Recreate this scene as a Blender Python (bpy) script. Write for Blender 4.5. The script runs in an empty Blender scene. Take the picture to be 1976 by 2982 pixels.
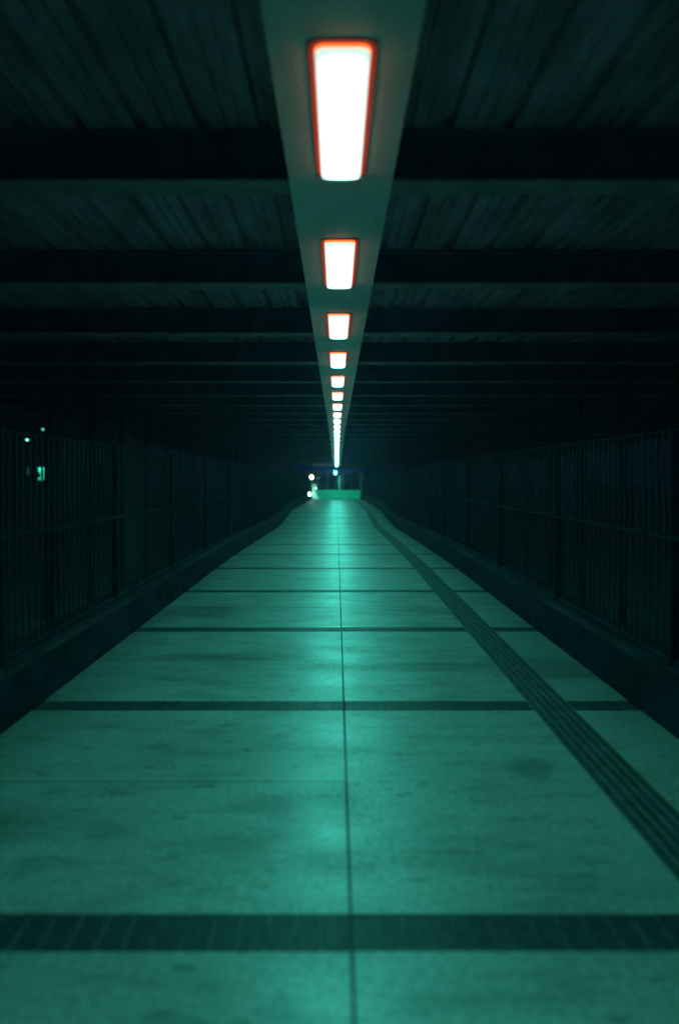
import bpy, bmesh, math, random
from mathutils import Vector, Matrix
random.seed(7)
S = bpy.context.scene
C = S.collection

# ------------------------------------------------------------------ profiles
def hermite(pts):
    xs = [p[0] for p in pts]; ys = [p[1] for p in pts]
    n = len(xs)
    m = []
    for i in range(n):
        if i in (0, n-1): m.append(0.0)
        else: m.append((ys[i+1]-ys[i-1])/(xs[i+1]-xs[i-1]))
    def f(x):
        if x <= xs[0]: return ys[0]
        if x >= xs[-1]: return ys[-1]
        for i in range(n-1):
            if x <= xs[i+1]:
                h = xs[i+1]-xs[i]; t = (x-xs[i])/h
                return ((2*t**3-3*t*t+1)*ys[i]+(t**3-2*t*t+t)*h*m[i]
                        +(-2*t**3+3*t*t)*ys[i+1]+(t**3-t*t)*h*m[i+1])
    return f
zf = hermite([(13,0),(20,-.07),(26,-.19),(30.6,-.255),(35,-.15),(38.6,-.045),(40.2,-.05),(46,-.12),(60.5,-.26),(68,-.40),(72,-.47),(90,-.5)])
zc = hermite([(30,3.6),(36,3.53),(42,3.37),(50,3.16),(60,2.90),(72,2.58),(76,2.52)])
Y0, Y1 = -6.0, 71.0            # walkway start (behind the photographer) and end
HW = 2.2                       # half width of the paving
MOD = 2.87                     # bay length
CAMZ = 1.7

# ------------------------------------------------------------------ helpers
def tag(o, label=None, cat=None, group=None, kind=None):
    if label: o['label'] = label
    if cat: o['category'] = cat
    if group: o['group'] = group
    if kind: o['kind'] = kind
    return o
def empty(name, loc=(0,0,0), rot=(0,0,0)):
    o = bpy.data.objects.new(name, None); C.objects.link(o)
    o.location = loc; o.rotation_euler = rot; o.empty_display_size = .2
    return o
def build(name, bm, mats, parent=None, smooth=False):
    me = bpy.data.meshes.new(name)
    bmesh.ops.recalc_face_normals(bm, faces=bm.faces[:])
    bm.to_mesh(me); bm.free()
    for m in (mats if isinstance(mats, (list, tuple)) else [mats]): me.materials.append(m)
    if smooth:
        for p in me.polygons: p.use_smooth = True
    o = bpy.data.objects.new(name, me); C.objects.link(o)
    if parent: o.parent = parent
    return o
def box(bm, x0, x1, y0, y1, z0, z1, mi=0, bevel=0):
    r = bmesh.ops.create_cube(bm, size=1)
    vs = r['verts']
    for v in vs:
        v.co = Vector((x0+(v.co.x+.5)*(x1-x0), y0+(v.co.y+.5)*(y1-y0), z0+(v.co.z+.5)*(z1-z0)))
    fs = set(f for v in vs for f in v.link_faces)
    for f in fs: f.material_index = mi
    if bevel:
        es = list(set(e for v in vs for e in v.link_edges))
        rr = bmesh.ops.bevel(bm, geom=es, offset=bevel, segments=1, affect='EDGES')
        for f in rr['faces']: f.material_index = mi
    return vs
def tube(bm, p, q, r0, r1=None, n=10, mi=0):
    r1 = r0 if r1 is None else r1
    p, q = Vector(p), Vector(q); d = (q-p)
    rr = bmesh.ops.create_cone(bm, cap_ends=True, segments=n, radius1=r0, radius2=r1, depth=d.length)
    M = Matrix.Translation((p+q)/2) @ Vector((0,0,1)).rotation_difference(d.normalized()).to_matrix().to_4x4()
    bmesh.ops.transform(bm, matrix=M, verts=rr['verts'])
    for f in set(f for v in rr['verts'] for f in v.link_faces): f.material_index = mi
    return rr['verts']
def ball(bm, c, r, sc=(1,1,1), n=12, mi=0):
    rr = bmesh.ops.create_uvsphere(bm, u_segments=n, v_segments=max(6,n//2), radius=r)
    for v in rr['verts']: v.co = Vector((v.co.x*sc[0]+c[0], v.co.y*sc[1]+c[1], v.co.z*sc[2]+c[2]))
    for f in set(f for v in rr['verts'] for f in v.link_faces): f.material_index = mi
    return rr['verts']
def sweep(bm, prof, ys, zfun, mi=0, closed=True):
    """extrude an (x, z) cross-section along y, z riding on zfun(y)"""
    rings = []
    for y in ys:
        zz = zfun(y)
        rings.append([bm.verts.new((x, y, z+zz)) for x, z in prof])
    n = len(prof)
    for a, b in zip(rings, rings[1:]):
        for i in range(n if closed else n-1):
            j = (i+1) % n
            f = bm.faces.new((a[i], a[j], b[j], b[i])); f.material_index = mi
    if closed:
        bm.faces.new(rings[0]).material_index = mi
        bm.faces.new(rings[-1][::-1]).material_index = mi
def frange(a, b, step):
    n = max(1, int(round((b-a)/step)))
    return [a+(b-a)*i/n for i in range(n+1)]
def rrect(hx, hy, r, n=5):
    out = []
    for cx, cy, a0 in ((hx-r,hy-r,0),(-hx+r,hy-r,90),(-hx+r,-hy+r,180),(hx-r,-hy+r,270)):
        for k in range(n+1):
            a = math.radians(a0+90*k/n)
            out.append((cx+r*math.cos(a), cy+r*math.sin(a)))
    return out

# ------------------------------------------------------------------ materials
def mat(name, col, rough=.6, metal=0, spec=.5):
    m = bpy.data.materials.new(name); m.use_nodes = True
    b = m.node_tree.nodes['Principled BSDF']
    b.inputs['Base Color'].default_value = (*col, 1)
    b.inputs['Roughness'].default_value = rough
    b.inputs['Metallic'].default_value = metal
    b.inputs['Specular IOR Level'].default_value = spec
    return m
def emit(name, col, k):
    m = bpy.data.materials.new(name); m.use_nodes = True
    nt = m.node_tree; nt.nodes.clear()
    o = nt.nodes.new('ShaderNodeOutputMaterial'); e = nt.nodes.new('ShaderNodeEmission')
    e.inputs[0].default_value = (*col, 1); e.inputs[1].default_value = k
    nt.links.new(e.outputs[0], o.inputs[0])
    return m
class NT:
    def __init__(s, m): s.t = m.node_tree; s.b = s.t.nodes['Principled BSDF']
    def n(s, typ, **kw):
        x = s.t.nodes.new(typ)
        for k, v in kw.items(): setattr(x, k, v)
        return x
    def l(s, a, b): s.t.links.new(a, b)
    def coords(s, scale=(1,1,1)):
        g = s.n('ShaderNodeNewGeometry'); mp = s.n('ShaderNodeMapping')
        mp.inputs['Scale'].default_value = scale
        s.l(g.outputs['Position'], mp.inputs['Vector']); return mp.outputs[0]
    def noise(s, vec, scale, detail=5, rough=.6):
        x = s.n('ShaderNodeTexNoise'); x.inputs['Scale'].default_value = scale
        x.inputs['Detail'].default_value = detail; x.inputs['Roughness'].default_value = rough
        s.l(vec, x.inputs['Vector']); return x.outputs['Fac']
    def ramp(s, fac, p0, v0, p1, v1):
        r = s.n('ShaderNodeMapRange'); r.inputs[1].default_value = p0; r.inputs[2].default_value = p1
        r.inputs[3].default_value = v0; r.inputs[4].default_value = v1
        r.interpolation_type = 'SMOOTHSTEP'
        s.l(fac, r.inputs[0]); return r.outputs[0]
    def math(s, op, a, b):
        x = s.n('ShaderNodeMath', operation=op)
        for i, v in enumerate((a, b)):
            if isinstance(v, (int, float)): x.inputs[i].default_value = v
            else: s.l(v, x.inputs[i])
        return x.outputs[0]
    def tint(s, val, col):
        x = s.n('ShaderNodeMix', data_type='RGBA', blend_type='MULTIPLY')
        x.inputs[0].default_value = 1
        x.inputs[6].default_value = (*col, 1); s.l(val, x.inputs[7]); return x.outputs[2]

def worn(name, col, rough, amount=.4, scale=6, spec=.5, metal=0, sc=(1,1,1), bump=0):
    m = mat(name, col, rough, metal, spec); k = NT(m)
    v = k.coords(sc)
    a = k.noise(v, scale)
    f = k.ramp(a, .3, 1-amount, .7, 1+amount*.6)
    f = k.math('MULTIPLY', f, k.ramp(k.noise(k.coords(), 75, 2, .6), .32, .72, .68, 1.25))
    k.l(k.tint(f, col), k.b.inputs['Base Color'])
    k.l(k.ramp(k.noise(v, scale*2.3), .3, max(.05, rough-.12), .7, min(1, rough+.12)), k.b.inputs['Roughness'])
    if bump:
        bp = k.n('ShaderNodeBump'); bp.inputs['Strength'].default_value = bump
        bp.inputs['Distance'].default_value = .01
        k.l(k.noise(v, scale*12), bp.inputs['Height']); k.l(bp.outputs[0], k.b.inputs['Normal'])
    return m

def paving_material():
    m = mat('walkway_concrete', (.262,.222,.216), .4); k = NT(m)
    P = k.coords()
    wide = k.noise(k.coords((.55,1.3,1)), .9, 5, .62)          # large worn patches
    streak = k.noise(k.coords((.75,2.2,1)), 2.2, 7, .68)        # stains drawn across the walkway
    fine = k.noise(P, 30, 4, .72)
    speck = k.noise(P, 90, 2, .6)
    blot = k.noise(k.coords((.8,1.5,1)), 2.3, 3, .5)
    v = k.ramp(wide, .32, .86, .68, 1.06)
    v = k.math('MULTIPLY', v, k.ramp(streak, .34, .68, .54, 1.05))
    v = k.math('MULTIPLY', v, k.ramp(blot, .24, .62, .37, 1.0))
    smudge = k.noise(k.coords((.75,1.6,1)), 6.5, 3, .55)
    v = k.math('MULTIPLY', v, k.ramp(smudge, .29, .45, .40, 1.0))
    v = k.math('MULTIPLY', v, k.ramp(fine, .3, .66, .68, 1.2))
    v = k.math('MULTIPLY', v, k.ramp(speck, .32, .70, .68, 1.22))
    g = k.n('ShaderNodeNewGeometry'); sp = k.n('ShaderNodeSeparateXYZ'); k.l(g.outputs['Position'], sp.inputs[0])
    X, Y = sp.outputs[0], sp.outputs[1]
    # paving gets darker towards the kerbs
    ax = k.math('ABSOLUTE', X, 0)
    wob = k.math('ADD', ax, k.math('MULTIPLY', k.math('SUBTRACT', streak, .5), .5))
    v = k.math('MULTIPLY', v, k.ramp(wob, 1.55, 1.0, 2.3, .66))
    # round dried spill and a dark patch on the joint
    for cx, cy, rx, ry, d in ((1.13,4.58,.15,.20,.6),(-.12,3.98,.36,.22,.62),(-1.9,3.75,.45,.25,.7),(1.75,7.0,.5,.5,.55),(.75,6.95,.7,.18,.55),
                              (-.9,7.35,.9,.16,.62),(-1.6,9.8,.5,.5,.62),(1.2,9.9,.55,.3,.7),(.5,3.45,.25,.12,.75)):
        dx = k.math('MULTIPLY', k.math('SUBTRACT', X, cx), 1/rx); dy = k.math('MULTIPLY', k.math('SUBTRACT', Y, cy), 1/ry)
        r2 = k.math('ADD', k.math('MULTIPLY', dx, dx), k.math('MULTIPLY', dy, dy))
        r2 = k.math('ADD', r2, k.math('MULTIPLY', k.math('SUBTRACT', fine, .5), 1.6))
        r2 = k.math('ADD', r2, k.math('MULTIPLY', k.math('SUBTRACT', blot, .5), 1.6))
        v = k.math('MULTIPLY', v, k.ramp(r2, .25, d, 1.35, 1.0))
    k.l(k.tint(v, (.262,.222,.216)), k.b.inputs['Base Color'])
    ro = k.ramp(k.noise(k.coords((.9,1.4,1)), 1.6, 5), .3, .34, .7, .50)
    k.l(ro, k.b.inputs['Roughness']); k.b.inputs['Specular IOR Level'].default_value = .60
    bp = k.n('ShaderNodeBump'); bp.inputs['Strength'].default_value = .35; bp.inputs['Distance'].default_value = .004
    k.l(k.math('ADD', k.noise(P, 9, 6), k.math('MULTIPLY', fine, .5)), bp.inputs['Height']); k.l(bp.outputs[0], k.b.inputs['Normal'])
    return m

M = {}
M['paving'] = paving_material()
M['joint'] = mat('dark_joint', (.03,.03,.03), .9)  # plain dark colour for joints
M['mortar'] = worn('pale_mortar', (.085,.088,.09), .8, .9, 2.2)
M['drain'] = worn('dark_drain_stone', (.016,.019,.026), .55, .5, 14, spec=.25)
M['tactile'] = worn('dark_tactile_rubber', (.018,.021,.026), .6, .5, 8, .3, sc=(1,.5,1))
M['tactile_base'] = worn('worn_tactile_base', (.09,.09,.09), .7, .5, 6)
M['kerb'] = worn('dark_kerb_stone', (.010,.0135,.024), .9, .6, 3, .06, sc=(1,.6,1), bump=.3)
M['cope'] = worn('kerb_coping', (.022,.022,.026), .9, 1.0, 1.4, .06, sc=(1,.7,1), bump=.3)
M['slab'] = worn('bridge_concrete', (.05,.05,.05), .9, .3, 2, .2)
M['soffit'] = worn('painted_soffit_panel', (.92,.86,.84), .6, .10, 1.7, spec=.25, sc=(1,.6,1))
M['beam'] = worn('grey_painted_beam', (.36,.27,.30), .6, .35, 3, .3)
M['web'] = worn('shaded_beam_web', (.085,.10,.20), .7, .4, 3, .3)  # same beam paint, with the flange's shade put into a darker colour
M['deck'] = worn('weathered_deck_sheet', (.48,.28,.36), .75, .4, 1.6, .3, sc=(2,.6,1))
M['column'] = worn('dark_column_paint', (.010,.013,.022), .65, .6, 4, .3)
M['rail'] = worn('dark_rail_paint', (.009,.012,.022), .7, .9, 2, .2)
def diffuser_material():
    m = bpy.data.materials.new('lamp_diffuser_light'); m.use_nodes = True
    t = m.node_tree; t.nodes.clear()
    o = t.nodes.new('ShaderNodeOutputMaterial'); e = t.nodes.new('ShaderNodeEmission')
    tc = t.nodes.new('ShaderNodeTexCoord'); sp = t.nodes.new('ShaderNodeSeparateXYZ')
    t.links.new(tc.outputs['Object'], sp.inputs[0])
    def edge(out, full, soft):
        a = t.nodes.new('ShaderNodeMath'); a.operation = 'ABSOLUTE'; t.links.new(out, a.inputs[0])
        r = t.nodes.new('ShaderNodeMapRange'); r.interpolation_type = 'SMOOTHSTEP'
        r.inputs[1].default_value = full; r.inputs[2].default_value = full-soft
        r.inputs[3].default_value = 0; r.inputs[4].default_value = 1
        t.links.new(a.outputs[0], r.inputs[0]); return r.outputs[0]
    mu = t.nodes.new('ShaderNodeMath'); mu.operation = 'MULTIPLY'
    sq = t.nodes.new('ShaderNodeMath'); sq.operation = 'POWER'; sq.inputs[1].default_value = 1.5
    t.links.new(edge(sp.outputs[0], .124, .112), mu.inputs[0]); t.links.new(edge(sp.outputs[1], .752, .14), mu.inputs[1])
    st = t.nodes.new('ShaderNodeMapRange'); st.inputs[3].default_value = .95; st.inputs[4].default_value = 86
    t.links.new(mu.outputs[0], sq.inputs[0]); t.links.new(sq.outputs[0], st.inputs[0]); t.links.new(st.outputs[0], e.inputs[1])
    mx = t.nodes.new('ShaderNodeMix'); mx.data_type = 'RGBA'
    mx.inputs[6].default_value = (.72,1,.86,1); mx.inputs[7].default_value = (.078,1,.77,1)
    cl = t.nodes.new('ShaderNodeMapRange'); cl.inputs[2].default_value = .2
    t.links.new(mu.outputs[0], cl.inputs[0]); t.links.new(cl.outputs[0], mx.inputs[0]); t.links.new(mx.outputs[2], e.inputs[0])
    t.links.new(e.outputs[0], o.inputs[0])
    return m
M['handrail'] = mat('matt_handrail_paint', (.005,.007,.012), .95, 0, .05)
M['glow'] = diffuser_material()
M['amber'] = emit('amber_halo_glow', (1,.10,.015), 3.8)  # added glow for the red halo, not a light of the fitting
M['plate'] = mat('red_halo_plate', (.5,.13,.08), .55)  # red chosen so the added halo shows round the lens
M['blue'] = worn('blue_beam_paint', (.010,.075,.6), .45, .3, 2)
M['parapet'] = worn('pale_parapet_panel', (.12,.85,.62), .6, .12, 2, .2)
M['grey_post'] = worn('grey_post_paint', (.16,.17,.18), .6, .4, 3)
M['pale'] = worn('pale_post_paint', (.5,.52,.5), .5, .2, 3)
M['asphalt'] = worn('dark_asphalt', (.22,.22,.22), .95, .3, .4, .1)
M['brick'] = worn('dark_render_wall', (.22,.22,.24), .9, .2, 1, .1)
M['frame'] = mat('window_frame_paint', (.06,.06,.06), .5)
M['glass'] = mat('dark_window_glass', (.16,.16,.18), .5)
M['roof'] = mat('dark_roof', (.04,.04,.045), .8)

# ------------------------------------------------------------------ walkway paving (slabs with real joints)
strip_y = [2.92+MOD*k for k in range(-3, 24)]
SW = .12                       # half width of a drain strip
GX0, GX1 = 1.43, 1.725         # tactile line
JX = .055                      # the long joint
bm = bmesh.new()
g = .0065
def sheet(x0, x1, y0, y1, dz=0):
    ys = frange(y0, y1, .72)
    xs = (x0, x1)
    rows = [[bm.verts.new((x, y, zf(y)+dz)) for x in xs] for y in ys]
    for a, b in zip(rows, rows[1:]):
        bm.faces.new((a[0], a[1], b[1], b[0]))
edges = [Y0]+[y for y in strip_y if y < Y1]+[Y1]
for a, b in zip(edges, edges[1:]):
    lo = a+SW if a in strip_y else a; hi = b-SW if b in strip_y else b
    mid = (lo+hi)/2
    dz = random.uniform(-.001, .001)
    sheet(-HW, JX-g, lo, mid-.005, dz); sheet(-HW, JX-g, mid+.005, hi, dz*.4)
    sheet(JX+g, GX0, lo, hi, -dz); sheet(GX1, HW, lo, hi, -dz)
walk = tag(build('walkway', bm, M['paving']), kind='structure')
bm = bmesh.new()
sweep(bm, [(-2.62,-.016),(2.62,-.016),(2.62,-.46),(1.5,-.75),(-1.5,-.75),(-2.62,-.46)], frange(Y0-.3, Y1+6.5, .72), zf)
for y in (-2, 18, 38, 58, 75):
    box(bm, -1.1, 1.1, y-.5, y+.5, -5.6, zf(y)-.76)
tag(build('bridge_deck', bm, M['slab']), kind='structure')

# ------------------------------------------------------------------ drain strips
ORD = ['nearest','second','third','fourth','fifth','sixth','seventh','eighth','ninth','tenth','eleventh','twelfth','thirteenth',
       'fourteenth','fifteenth','sixteenth','seventeenth','eighteenth','nineteenth','twentieth','twenty-first','twenty-second',
       'twenty-third','twenty-fourth','twenty-fifth','twenty-sixth','twenty-seventh']
def strip_mesh():
    bm = bmesh.new()
    for x0, x1, off in ((-HW, JX-g, 0), (JX+g, GX0-.004, -.02), (GX1+.004, HW, -.02)):
        box(bm, x0, x1, -SW+.002, SW-.002, -.03, -.006, 1)
        n = int(round((x1-x0)/.1)); w = (x1-x0)/n
        for i in range(n):
            j = .0035
            z = random.uniform(-.0015, .0008)
            box(bm, x0+i*w+j, x0+(i+1)*w-j, -SW+.006+off*.3, SW-.006+off*.3, -.02, z, 0, .002)
    return bm
first = None
for k, y in enumerate(strip_y):
    if y > Y1-.4: continue
    if first is None:
        o = build('drain_strip', strip_mesh(), [M['drain'], M['mortar']]); first = o
    else:
        o = first.copy(); C.objects.link(o)
    o.location = (0, y, zf(y)); o.rotation_euler = (math.atan((zf(y+.2)-zf(y-.2))/.4), 0, 0)
    i = k-3
    if i < 0: lab = 'dark blockwork drain strip across the paving, %s one behind the photographer' % ('third','second','first')[k]
    elif i == 0: lab = 'widest dark drain strip, crossing the paving at the bottom of the picture'
    else: lab = 'dark drain strip across the paving, %s strip from the bottom of the picture' % ORD[i]
    tag(o, lab, 'drain strip', 'dark drain strips across the paving')

# ------------------------------------------------------------------ tactile guiding line
bm = bmesh.new()
ys = frange(Y0, Y1-4, .72)
sweep(bm, [(GX0+.003,.0),(GX1-.003,.0),(GX1-.003,-.015),(GX0+.003,-.015)], ys, zf, 1)
nb = 5; w = (GX1-GX0-.006)/nb
for i in range(nb):
    a = GX0+.003+i*w+.007; b = a+w-.014
    sweep(bm, [(a,.001),(a+.004,.006),(b-.004,.006),(b,.001)], ys, zf, 0)
tag(build('tactile_line', bm, [M['tactile'], M['tactile_base']]),
    'dark ribbed tactile guiding line running along the right of the paving', 'tactile paving')

# ------------------------------------------------------------------ kerbs
for s in (-1, 1):
    bm = bmesh.new()
    pr = [(HW,-.3),(HW,.352),(HW+.012,.366),(HW+.075,.368),(HW+.40,.37),(HW+.40,-.3)]
    sweep(bm, [(s*x, z) for x, z in pr], frange(Y0, Y1+.6, .72), zf, 0)
    for f in bm.faces:
        f.normal_update()
        c = f.calc_center_median()
        if abs(f.normal.z) > .5 and c.z-zf(c.y) > .3 and abs(c.x) < HW+.08: f.material_index = 1
    tag(build('kerb', bm, [M['kerb'], M['cope']]), kind='structure')

# ------------------------------------------------------------------ canopy: deck, soffit, beams, columns
beam_y = [5.5+MOD*k for k in range(-4, 23)]
canopy = tag(empty('canopy_roof', (0,0,0)), 'long dark roof of corrugated sheets on cross beams with a pale central soffit', 'canopy')
bm = bmesh.new()
prof = []
RL, RW = 10.4, 17.0
x = -RL
P_ = .415
while x < RW-.05:
    a = x
    # wide pan with two small stiffening grooves, then a deep narrow flute
    for u, z in ((0,0),(.10,0),(.107,.018),(.123,.018),(.13,0),(.20,0),(.207,.018),(.223,.018),(.23,0),(.315,0),(.332,.075),(.398,.075)):
        if a+u < RW: prof.append((a+u, z))
    x += P_
prof.append((RW, 0))
base = .485
sweep(bm, [(px, base+z) for px, z in prof]+[(RW, base+.12), (-RL, base+.12)], frange(Y0, 75, .9), zc)
build('deck_sheet', bm, M['deck'], canopy)
bm = bmesh.new()
SO = .333; SX = .028
sweep(bm, [(SX-SO,.0),(SX+SO,.0),(SX+SO,.47),(SX-SO,.47)], frange(Y0, 72.2, .72), zc)
build('soffit', bm, M['soffit'], canopy)
def beam_mesh():
    bm = bmesh.new()
    for x0, x1 in ((-RL+.1, SX-SO-.003), (SX+SO+.003, RW-.1)):
        box(bm, x0, x1, -.135, .135, .12, .138, 0)
        box(bm, x0, x1, -.012, .012, .1382, .4598, 1)
        box(bm, x0, x1, -.12, .12, .46, .478, 1)
        for i in range(7):
            xx = x0+(x1-x0)*(i+.5)/7
            box(bm, xx-.006, xx+.006, -.11, -.0122, .1385, .4595, 1)
            box(bm, xx-.006, xx+.006, .0122, .11, .1385, .4595, 1)
    return bm
def column_mesh(L):
    bm = bmesh.new()
    box(bm, -.06, .06, -.06, -.05, 0, L); box(bm, -.06, .06, .05, .06, 0, L)
    box(bm, -.005, .005, -.0498, .0498, 0, L)
    box(bm, -.10, .10, -.10, .10, 0, .015)
    return bm
bfirst = cfirst = None
LC = 3.72-.37
for y in beam_y:
    if bfirst is None: o = build('beam', beam_mesh(), [M['beam'], M['web']], canopy); bfirst = o
    else:
        o = bfirst.copy(); C.objects.link(o); o.parent = canopy
    o.location = (0, y, zc(y)-.002)
    for s in (-1, 1):
        if cfirst is None: o = build('column', column_mesh(1.0), M['column'], canopy); cfirst = o
        else:
            o = cfirst.copy(); C.objects.link(o); o.parent = canopy
        b = -5.6
        o.location = (s*6.2, y, b); o.scale = (1, 1, zc(y)+.118-b)

# ------------------------------------------------------------------ railings
for s in (-1, 1):
    root = tag(empty('railing', (s*2.36, Y0, zf(Y0)+.37)),
        'dark screen of close vertical bars on the side %s' % ('with the lit window far outside' if s < 0 else 'nearest the tactile guiding line'), 'railing',
        'bar screens along both kerbs')
    ox, oy, oz = root.location
    cuts = [Y0]+[y for y in beam_y if y > Y0+1]+[Y1+.4]
    for a, b in zip(cuts, cuts[1:]):
        bm = bmesh.new()
        y0, y1 = a+.03, b-.03
        n = max(2, int(round((y1-y0)/.13)))
        for i in range(1, n):
            y = y0+(y1-y0)*i/n+random.uniform(-.004,.004)
            box(bm, -.006, .006, y-oy-.006, y-oy+.006, zf(y)+.40-oz, zf(y)+2.02-oz)
        sweep(bm, [(-.016,.385),(.016,.385),(.016,.41),(-.016,.41)], [y-oy for y in frange(y0, y1, .72)], lambda u: zf(u+oy)-oz)
        sweep(bm, [(-.009,2.012),(.009,2.012),(.009,2.026),(-.009,2.026)], [y-oy for y in frange(y0, y1, .72)], lambda u: zf(u+oy)-oz, 1)
        build('bar_panel', bm, [M['rail'], M['handrail']], root)
        bm = bmesh.new()
        z = zf(a)
        box(bm, -.025, .025, a-oy-.025, a-oy+.025, z+.369-oz, z+2.04-oz)
        build('post', bm, M['handrail'], root)
    bm = bmesh.new()
    sweep(bm, [(-.0265,1.245),(-.0265,1.268),(-.02,1.275),(.02,1.275),(.0265,1.268),(.0265,1.245)], [y-oy for y in frange(Y0, Y1+.4, .72)], lambda u: zf(u+oy)-oz)
    build('handrail', bm, M['handrail'], root)

# ------------------------------------------------------------------ ceiling lamps
def lamp_thing():
    root = empty('ceiling_lamp')
    # plate against the soffit, added to catch the red halo
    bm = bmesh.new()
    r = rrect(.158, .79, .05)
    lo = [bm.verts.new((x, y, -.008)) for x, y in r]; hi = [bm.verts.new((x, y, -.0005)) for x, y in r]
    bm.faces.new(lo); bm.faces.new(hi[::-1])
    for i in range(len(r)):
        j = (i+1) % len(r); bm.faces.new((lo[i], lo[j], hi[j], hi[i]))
    build('halo_plate', bm, M['plate'], root)
    # glowing amber ring, added to put a red halo round the lens
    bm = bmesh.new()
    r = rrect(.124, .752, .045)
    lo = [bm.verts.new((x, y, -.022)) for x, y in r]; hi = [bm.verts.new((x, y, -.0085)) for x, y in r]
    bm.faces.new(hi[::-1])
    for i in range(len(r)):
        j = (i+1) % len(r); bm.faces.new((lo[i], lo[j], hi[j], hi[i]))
    build('halo_ring', bm, M['amber'], root)
    # diffuser: shallow pillow
    bm = bmesh.new()
    rings = []
    for ins, z in ((0,-.022),(.006,-.038),(.02,-.044)):
        rings.append([bm.verts.new((x, y, z)) for x, y in rrect(.124-ins, .752-ins, max(.012,.045-ins))])
    for a, b in zip(rings, rings[1:]):
        for i in range(len(a)):
            j = (i+1) % len(a); bm.faces.new((a[i], a[j], b[j], b[i]))
    bm.faces.new(rings[-1])
    build('diffuser', bm, M['glow'], root)
    return root
def copy_thing(o):
    c = o.copy(); C.objects.link(c)
    for ch in o.children:
        d = ch.copy(); C.objects.link(d); d.parent = c
        for gc in ch.children:
            e = gc.copy(); C.objects.link(e); e.parent = d
    return c
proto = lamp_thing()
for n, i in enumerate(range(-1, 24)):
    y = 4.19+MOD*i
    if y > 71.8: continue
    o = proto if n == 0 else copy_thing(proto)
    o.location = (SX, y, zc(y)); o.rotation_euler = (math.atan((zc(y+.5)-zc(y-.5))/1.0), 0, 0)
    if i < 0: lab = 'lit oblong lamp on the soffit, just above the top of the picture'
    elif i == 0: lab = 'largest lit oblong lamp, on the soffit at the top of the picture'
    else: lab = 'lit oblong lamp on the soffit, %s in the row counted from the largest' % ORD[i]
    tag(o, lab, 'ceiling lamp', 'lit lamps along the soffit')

# ------------------------------------------------------------------ the far end
def px(u, v, y):               # point seen at photo pixel (u, v) at distance y
    return ((u-979)/2283*y, y, CAMZ+(1385-v)/2283*y)
YE = 71.4
zb = zf(YE)
bm = bmesh.new()               # low panel wall with rounded end
x0, x1, h, r = -1.86, 2.20, .86, .14
pts = [(x0,0),(x1-.02,0)]
pts += [(x1-r+r*math.cos(a), h-r+r*math.sin(a)) for a in [math.pi/2*k/6 for k in range(7)]]
pts += [(x0, h)]
fr = [bm.verts.new((x, YE, zb+z)) for x, z in pts]; bk = [bm.verts.new((x, YE+.12, zb+z)) for x, z in pts]
bm.faces.new(fr); bm.faces.new(bk[::-1])
for i in range(len(pts)):
    j = (i+1) % len(pts); bm.faces.new((fr[i], fr[j], bk[j], bk[i]))
tag(build('low_wall', bm, M['parapet']), 'low green-lit panel wall with a rounded corner closing off the far end', 'wall')

end = tag(empty('end_canopy', (0, 72.6, zf(72.6))), 'blue beamed shelter on slim posts beyond the low wall at the far end', 'canopy')
ex, ey, ez = end.location
def end_part(name, m, *boxes, **kw):
    bm = bmesh.new()
    for b in boxes:
        box(bm, b[0]-ex, b[1]-ex, b[2]-ey, b[3]-ey, b[4]-ez, b[5]-ez)
    return build(name, bm, m, end)
z_hi = px(0,1358,72.6)[2]; z_lo = px(0,1372,72.6)[2]
end_part('blue_beam', M['blue'], (-3.95, 2.75, 72.5, 72.62, z_lo+.02, z_hi), (-3.95, 2.75, 72.4, 72.75, z_lo, z_lo+.018))
YB2 = 80.3
z2h = px(0,1382,YB2)[2]; z2l = px(0,1389.5,YB2)[2]
end_part('blue_beam', M['blue'], (px(950,0,YB2)[0]-1.2, px(1003,0,YB2)[0]+1.2, YB2, YB2+.15, z2l, z2h))
SL = math.radians(-16); yl = 79.0; zl = px(0,1376.5,yl)[2]
bm = bmesh.new()
q = [(yy, zl+.06+(yy-yl)*math.tan(SL)) for yy in (75.2, 80.2)]
for dz in (0,): 
    vs = [bm.verts.new((x-ex, yy-ey, zz+t-ez)) for t in (0,.06) for yy, zz in q for x in (-2.4, 2.4)]
    for f in ((0,1,3,2),(4,6,7,5),(0,4,5,1),(2,3,7,6),(0,2,6,4),(1,5,7,3)): bm.faces.new([vs[i] for i in f])
build('roof_sheet', bm, M['deck'], end)
for u, wpx, y, m, top in ((988,6,80,'pale',1392),(976,2.8,78,'pale',1392),(953,3.0,78,'pale',1392),(998,3.0,79,'pale',1392),(1022,3.0,77,'pale',1392),
                  (926.5,4,73.5,'column',1391),(895,4,73.5,'column',1391),(1051.5,11,72.7,'grey_post',1388)):
    x = px(u,0,y)[0]; w = wpx/2283*y/2
    end_part('post', M[m], (x-w, x+w, y-w, y+w, zf(y)-.02, (zl+.055+(y-yl)*math.tan(SL)-.03) if y > 75 else z_lo-.003))
# deck of the landing beyond the wall carries these posts (bridge_deck continues there)
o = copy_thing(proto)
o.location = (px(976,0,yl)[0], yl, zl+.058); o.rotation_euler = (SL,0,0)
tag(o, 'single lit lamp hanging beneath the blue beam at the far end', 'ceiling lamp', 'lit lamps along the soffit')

# landing paving beyond the wall
bm = bmesh.new()
rows = [[bm.verts.new((x, yy, zf(yy)-.008)) for x in (-2.6, 2.6)] for yy in frange(Y1, Y1+6.4, .72)]
for a, b in zip(rows, rows[1:]): bm.faces.new((a[0], a[1], b[1], b[0]))
tag(build('landing', bm, M['paving']), kind='structure')

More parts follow.
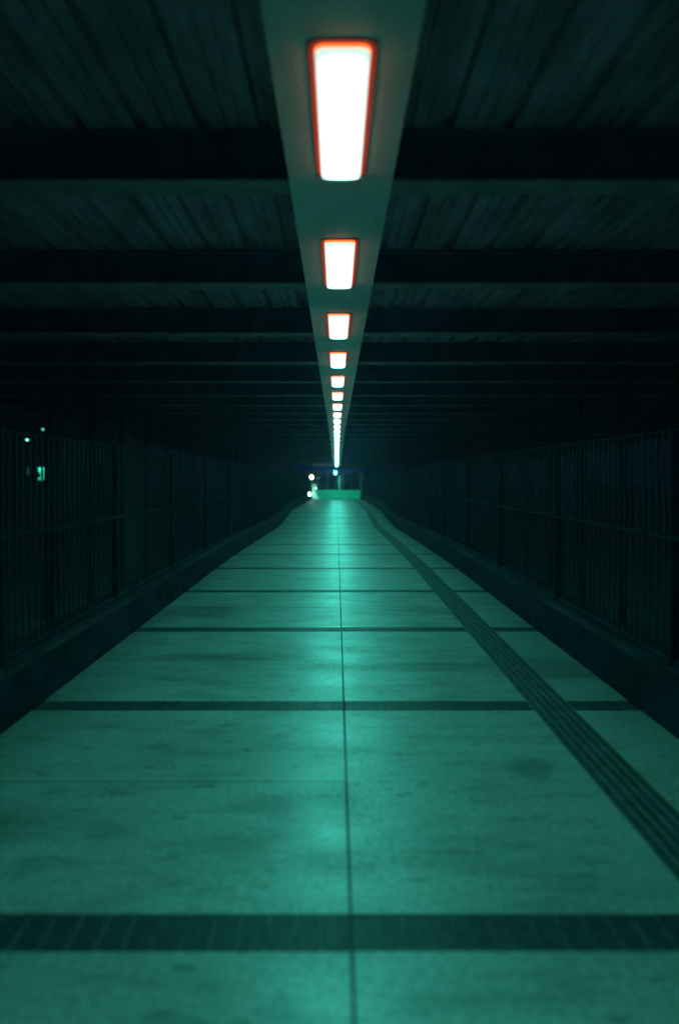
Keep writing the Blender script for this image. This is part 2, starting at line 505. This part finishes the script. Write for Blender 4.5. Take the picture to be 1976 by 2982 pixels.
M['white_lamp'] = emit('white_globe_light', (.35,1,.72), 30)
M['warm_lamp'] = emit('warm_globe_light', (.8,1,.5), 22)
def globe_lamp(name, u, v, y, rpx, m, label, mount):
    x, _, z = px(u, v, y); r = rpx/2283*y
    root = empty(name, (x, y, z)); tag(root, label, 'lamp')
    bm = bmesh.new(); ball(bm, (0,0,0), r, n=16); build('globe', bm, M[m], root, True)
    bm = bmesh.new()
    if mount == 'post':
        b = zf(y)+.371 if abs(x) > HW else zf(y)
        tube(bm, (0,0,b-z), (0,0,-r*.8), .03); tube(bm, (0,0,b-z), (0,0,b-z+.02), .07)
        tube(bm, (0,0,-r-.01), (0,0,-r*.75), .05)
    else:
        tube(bm, (0,r*.8,0), (0,.35,.0), .02); tube(bm, (0,.33,0), (0,.35,0), .05)
    build('bracket' if mount != 'post' else 'stem', bm, M['column'], root)
    return root
globe_lamp('globe_lamp', 907, 1390, 73.0, 5.0, 'warm_lamp', 'round yellowish lamp glowing above the person at the far end', 'wall')
globe_lamp('globe_lamp', 898, 1440, 67.2, 6.3, 'white_lamp', 'low round white lamp glowing on the kerb just left of the person', 'post')
globe_lamp('globe_lamp', 925.5, 1393, 76.5, 1.6, 'white_lamp', 'tiny bright lamp just right of the yellowish round lamp', 'post')

# ------------------------------------------------------------------ the person in a long pale dress
def skin_body(name, joints, bones, m, parent, root=0, sub=1):
    me = bpy.data.meshes.new(name)
    me.from_pydata([j[:3] for j in joints], bones, [])
    o = bpy.data.objects.new(name, me); C.objects.link(o); o.parent = parent
    me.materials.append(m)
    sk = o.modifiers.new('skin', 'SKIN'); sk.use_smooth_shade = True
    if not me.skin_vertices: me.skin_vertices.new()
    for i, j in enumerate(joints):
        d = me.skin_vertices[0].data[i]; d.radius = (j[3], j[4] if len(j) > 4 else j[3]); d.use_root = (i == root)
    sd = o.modifiers.new('sub', 'SUBSURF'); sd.levels = sub; sd.render_levels = sub
    return o
YP = 68.0
xp = px(914, 0, YP)[0]
person = tag(empty('person', (xp, YP, zf(YP)+.002)), 'person in a long pale dress standing by the low wall, holding a glowing phone', 'person')
person.rotation_euler = (0, 0, math.radians(-8))
M['skin'] = mat('skin', (.45,.30,.24), .5)
M['dress'] = worn('pale_dress_cloth', (.86,.86,.84), .8, .06, 12)
M['hair'] = mat('dark_hair', (.25,.22,.2), .5)
# facing the camera (-y); z up; height about 1.62
J = [(0,0,.90,.125,.10),(0,0,1.05,.105,.085),(0,0,1.22,.135,.09),(0,.005,1.34,.10,.07),(0,.0,1.41,.05,.05),(0,-.01,1.47,.066,.072),(0,-.012,1.55,.07,.082),(0,-.005,1.60,.045,.055)]
B = [(i, i+1) for i in range(7)]
def add(p, *js):
    for j in js:
        J.append(j); B.append((p, len(J)-1)); p = len(J)-1
    return p
for s in (-1, 1):              # legs, one foot a little ahead
    fw = -.07 if s < 0 else .06
    add(0, (s*.08,0,.80,.085,.09), (s*.085,fw*.5,.46,.055,.06), (s*.085,fw,.10,.034,.038), (s*.088,fw-.05,.035,.032,.028), (s*.09,fw-.14,.028,.03,.02))
hands = {}
for s in (-1, 1):
    if s < 0: arm = [(s*.165,0,1.31,.05,.05),(s*.20,.02,1.07,.036,.036),(s*.20,-.03,.86,.025,.025),(s*.20,-.04,.80,.032,.02)]
    else: arm = [(s*.165,0,1.31,.05,.05),(s*.21,.0,1.07,.036,.036),(s*.20,-.16,.90,.025,.025),(s*.20,-.215,.875,.032,.02)]
    hands[s] = add(3, *arm)
for s, hnd in hands.items():
    hx, hy, hz = J[hnd][:3]
    for f in range(4):
        L = (.07,.08,.075,.06)[f]
        o_ = (f-1.5)*.017
        if s < 0: add(hnd, (hx+.004, hy+o_, hz-.045, .009), (hx+.008, hy+o_, hz-.045-L*.5, .0085), (hx+.016, hy+o_-.006, hz-.045-L, .007))
        else: add(hnd, (hx+o_, hy-.045, hz-.004, .009), (hx+o_, hy-.05-L*.4, hz+.014, .0085), (hx+o_*.9, hy-.05-L*.35, hz+.045, .007))
    if s < 0: add(hnd, (hx+.01, hy-.03, hz-.01, .010), (hx+.015, hy-.045, hz-.055, .008))
    else: add(hnd, (hx-.03, hy-.02, hz+.01, .010), (hx-.038, hy-.05, hz+.035, .008))
skin_body('body', J, B, M['skin'], person, 0, 1)
# face details and hair
bm = bmesh.new()
ball(bm, (-.028,-.082,1.535), .009, n=8); ball(bm, (.028,-.082,1.535), .009, n=8)
box(bm, -.022, .022, -.083, -.072, 1.478, 1.486)
build('face_features', bm, mat('dark_features', (.04,.02,.02), .5), person)
bm = bmesh.new()
vs = ball(bm, (0,.012,1.555), .098, (.92,1.02,1.0), 18)
bmesh.ops.delete(bm, geom=[v for v in vs if v.co.y < -.045 and v.co.z < 1.60], context='VERTS')
sl = []
for k in range(8):
    a = math.radians(200+ k*20+0); 
for zz, rx, ry in ((1.56,.09,.09),(1.46,.095,.085),(1.36,.105,.075),(1.27,.08,.05)):
    sl.append([bm.verts.new((rx*math.cos(math.radians(10+k*20)), .02+ry*math.sin(math.radians(10+k*20)), zz)) for k in range(9)])
for a, b in zip(sl, sl[1:]):
    for i in range(8): bm.faces.new((a[i], a[i+1], b[i+1], b[i]))
h_ = build('hair', bm, M['hair'], person, True)
so = h_.modifiers.new('thick', 'SOLIDIFY'); so.thickness = .012
# dress: bodice to flared hem, trailing a little to one side, with soft folds
bm = bmesh.new()
rings = []
prof = [(1.385,.075,.065),(1.34,.165,.10),(1.22,.160,.115),(1.05,.128,.105),(.92,.165,.135),(.70,.185,.155),(.45,.22,.19),(.22,.27,.23),(.05,.33,.28)]
for q, (z, rx, ry) in enumerate(prof):
    ring = []
    fl = max(0, (.95-z)/.9)
    for k in range(40):
        a = 2*math.pi*k/40
        f = 1+fl*.10*math.sin(a*9+q*.2)
        ring.append(bm.verts.new((rx*f*math.cos(a)+fl*fl*.12, ry*f*math.sin(a), z)))
    rings.append(ring)
for a, b in zip(rings, rings[1:]):
    for i in range(40):
        j = (i+1) % 40; bm.faces.new((a[i], a[j], b[j], b[i]))
for s in (-1, 1):              # short sleeves
    tube(bm, (s*.14,0,1.335), (s*(.188),.008,1.17), .068, .052, 14)
d_ = build('dress', bm, M['dress'], person, True)
# phone held in the hand: a thing of its own
hx, hy, hz = J[hands[1]][:3]
ph = empty('phone'); 
R = Matrix.Rotation(math.radians(-8), 3, 'Z')
pw = Vector(person.location) + R @ Vector((hx+.01, hy-.065, hz+.035))
ph.location = pw; ph.rotation_euler = (math.radians(-20), 0, math.radians(-8))
tag(ph, 'small phone with its bright light on in the hand of the person', 'phone')
bm = bmesh.new(); box(bm, -.037, .037, -.004, .004, -.03, .12, 0, .003); build('case', bm, M['frame'], ph)
bm = bmesh.new(); ball(bm, (.0,-.012,.09), .055, (1,.3,1), 12); build('light', bm, emit('phone_light', (.6,1,.7), 6), ph, True)

# ------------------------------------------------------------------ outside, left: dark block with a lit window, street lamps
bm = bmesh.new()
box(bm, -400, 400, -60, 700, -5.72, -5.6)
tag(build('ground', bm, M['asphalt']), kind='structure')
YB = 60.0
bl = tag(empty('apartment_block', (-26, YB, -5.6)), 'dark block of flats outside with one window lit, left of the walkway', 'building')
def rel(x, y, z): return (x+26, y-YB, z+5.6)
bm = bmesh.new(); box(bm, -11, 9, 0, 12, 0, 15); build('wall', bm, M['brick'], bl)
bm = bmesh.new(); box(bm, -11.3, 9.3, -.3, 12.3, 15.003, 15.3); build('roof', bm, M['roof'], bl)
lx0, _, lz1 = px(112,1361,YB); lx1, _, lz0 = px(144.5,1401,YB)
def window(xa, xb, za, zb_, m, lit=False):
    xa, ya, za = rel(xa, YB, za); xb, _, zb_ = rel(xb, YB, zb_)
    bm = bmesh.new(); t = .06
    box(bm, xa-t, xb+t, -.07, -.002, za-t, za); box(bm, xa-t, xb+t, -.07, -.002, zb_, zb_+t)
    box(bm, xa-t, xa, -.07, -.002, za+.0005, zb_-.0005); box(bm, xb, xb+t, -.07, -.002, za+.0005, zb_-.0005)
    w = build('window', bm, M['frame'], bl)
    bm = bmesh.new(); box(bm, xa+.001, xb-.001, -.03, -.004, za+.001, zb_-.001)
    build('pane', bm, m, w)
    if lit:
        W, H = xb-xa, zb_-za
        bm = bmesh.new(); box(bm, xa+.03, xb-.03, -.05, -.032, zb_-.26*H, zb_-.01)
        build('blind', bm, emit('lit_blind', (.03,1,.62), 1.3), w)
        bm = bmesh.new()
        # gathered curtains and things standing on the sill, dark against the light
        for pts in ([(0,.66),(.10,.60),(.22,.46),(.27,.36),(.24,.30),(.12,.28),(.0,.24)], [(.70,.60),(.80,.66),(.88,.60),(.84,.46),(.86,.34),(.74,.30),(.74,.44)],
                    [(.05,.0),(.05,.10),(.14,.17),(.24,.08),(.24,.0)], [(.36,.0),(.36,.07),(.48,.10),(.56,.0)]):
            f0 = [bm.verts.new((xa+u*W, -.040, za+v*H)) for u, v in pts]; f1 = [bm.verts.new((xa+u*W, -.034, za+v*H)) for u, v in pts]
            bm.faces.new(f0); bm.faces.new(f1[::-1])
            for i in range(len(pts)):
                j = (i+1) % len(pts); bm.faces.new((f0[i], f0[j], f1[j], f1[i]))
        build('curtain', bm, M['frame'], w)
        w['label'] = 'lit window with a bright blind and dark curtains'
    return w
window(lx0, lx1, lz0, lz1, emit('lit_room', (.05,1,.64), .6), True)
dx0, _, dz1 = px(80,1361,YB); dx1, _, dz0 = px(90,1384,YB)
w = window(dx0, dx1, dz0, dz1, emit('dim_room', (.12,1,.72), .06)); w['label'] = 'narrow dimly lit window'
for fl in range(5):
    for c in range(7):
        x = -36+c*2.8; z = -4.4+fl*2.9+ .0
        if fl == 2 and -25.5 < x+.5 < -20.0: continue
        window(x, x+.95, z+.3, z+1.5, M['glass'])

def street_lamp(u, v, y, label, k, wpx, hpx):
    x, _, z = px(u, v, y)
    root = tag(empty('street_lamp', (x+.9, y, -5.6)), label, 'street lamp', 'street lamps outside')
    H = z+5.6
    bm = bmesh.new(); tube(bm, (0,0,0), (0,0,H+.05), .09, .05); tube(bm, (0,0,0), (0,0,.4), .13)
    build('pole', bm, M['column'], root)
    bm = bmesh.new(); tube(bm, (0,0,H-.1), (-.55,0,H+.14), .03); build('arm', bm, M['column'], root)
    w = wpx/2283*y; h = hpx/2283*y
    bm = bmesh.new(); box(bm, -.9-w*.7, -.5, -.1, .1, H+h*.5+.002, H+h*.5+.1, 0, .02); hd = build('lamp_head', bm, M['column'], root)
    bm = bmesh.new(); ball(bm, (-.9,0,H), .5, (w,.15,h), 12); build('lens', bm, emit('street_light', (.16,1,.70), k), hd, True)
street_lamp(81, 1281, 40, 'street lamp outside with the brighter, lower light of the two', 4, 12, 6)
street_lamp(125.5, 1250.5, 46, 'street lamp outside with the fainter, higher light of the two', .7, 9, 8)

# ------------------------------------------------------------------ thin bluish haze volume, added to lift the blacks
hm = bpy.data.materials.new('black_lift_haze'); hm.use_nodes = True
t = hm.node_tree; t.nodes.clear()
ho = t.nodes.new('ShaderNodeOutputMaterial'); hv = t.nodes.new('ShaderNodeVolumePrincipled')
hv.inputs['Color'].default_value = (.80,.60,1,1); hv.inputs['Density'].default_value = .0014
t.links.new(hv.outputs[0], ho.inputs['Volume'])
bm = bmesh.new(); box(bm, -402, 402, -62, 702, -6.8, 24)
tag(build('added_haze', bm, hm), kind='stuff')

# ------------------------------------------------------------------ night sky, camera, output
w = bpy.data.worlds.new('World'); S.world = w; w.use_nodes = True
bg = w.node_tree.nodes['Background']
bg.inputs[0].default_value = (.15,.62,1,1); bg.inputs[1].default_value = .009
cam = bpy.data.cameras.new('camera'); co = bpy.data.objects.new('camera', cam); C.objects.link(co)
co.location = (0, 0, CAMZ); co.rotation_euler = (math.radians(90), 0, 0)
cam.sensor_fit = 'VERTICAL'; cam.sensor_height = 36; cam.sensor_width = 24
cam.lens = 2283/2982*36
cam.shift_y = -106/2982; cam.shift_x = 9/2982
cam.clip_end = 2000; cam.clip_start = .05
cam.dof.use_dof = True; cam.dof.focus_distance = 10; cam.dof.aperture_fstop = .74
S.camera = co
vs_ = S.view_settings
vs_.view_transform = 'Standard'; vs_.look = 'None'; vs_.exposure = 0; vs_.gamma = 1
cy = S.cycles
cy.use_denoising = True
cy.max_bounces = 6; cy.diffuse_bounces = 4; cy.glossy_bounces = 3
cy.sample_clamp_indirect = 4
cy.volume_bounces = 0
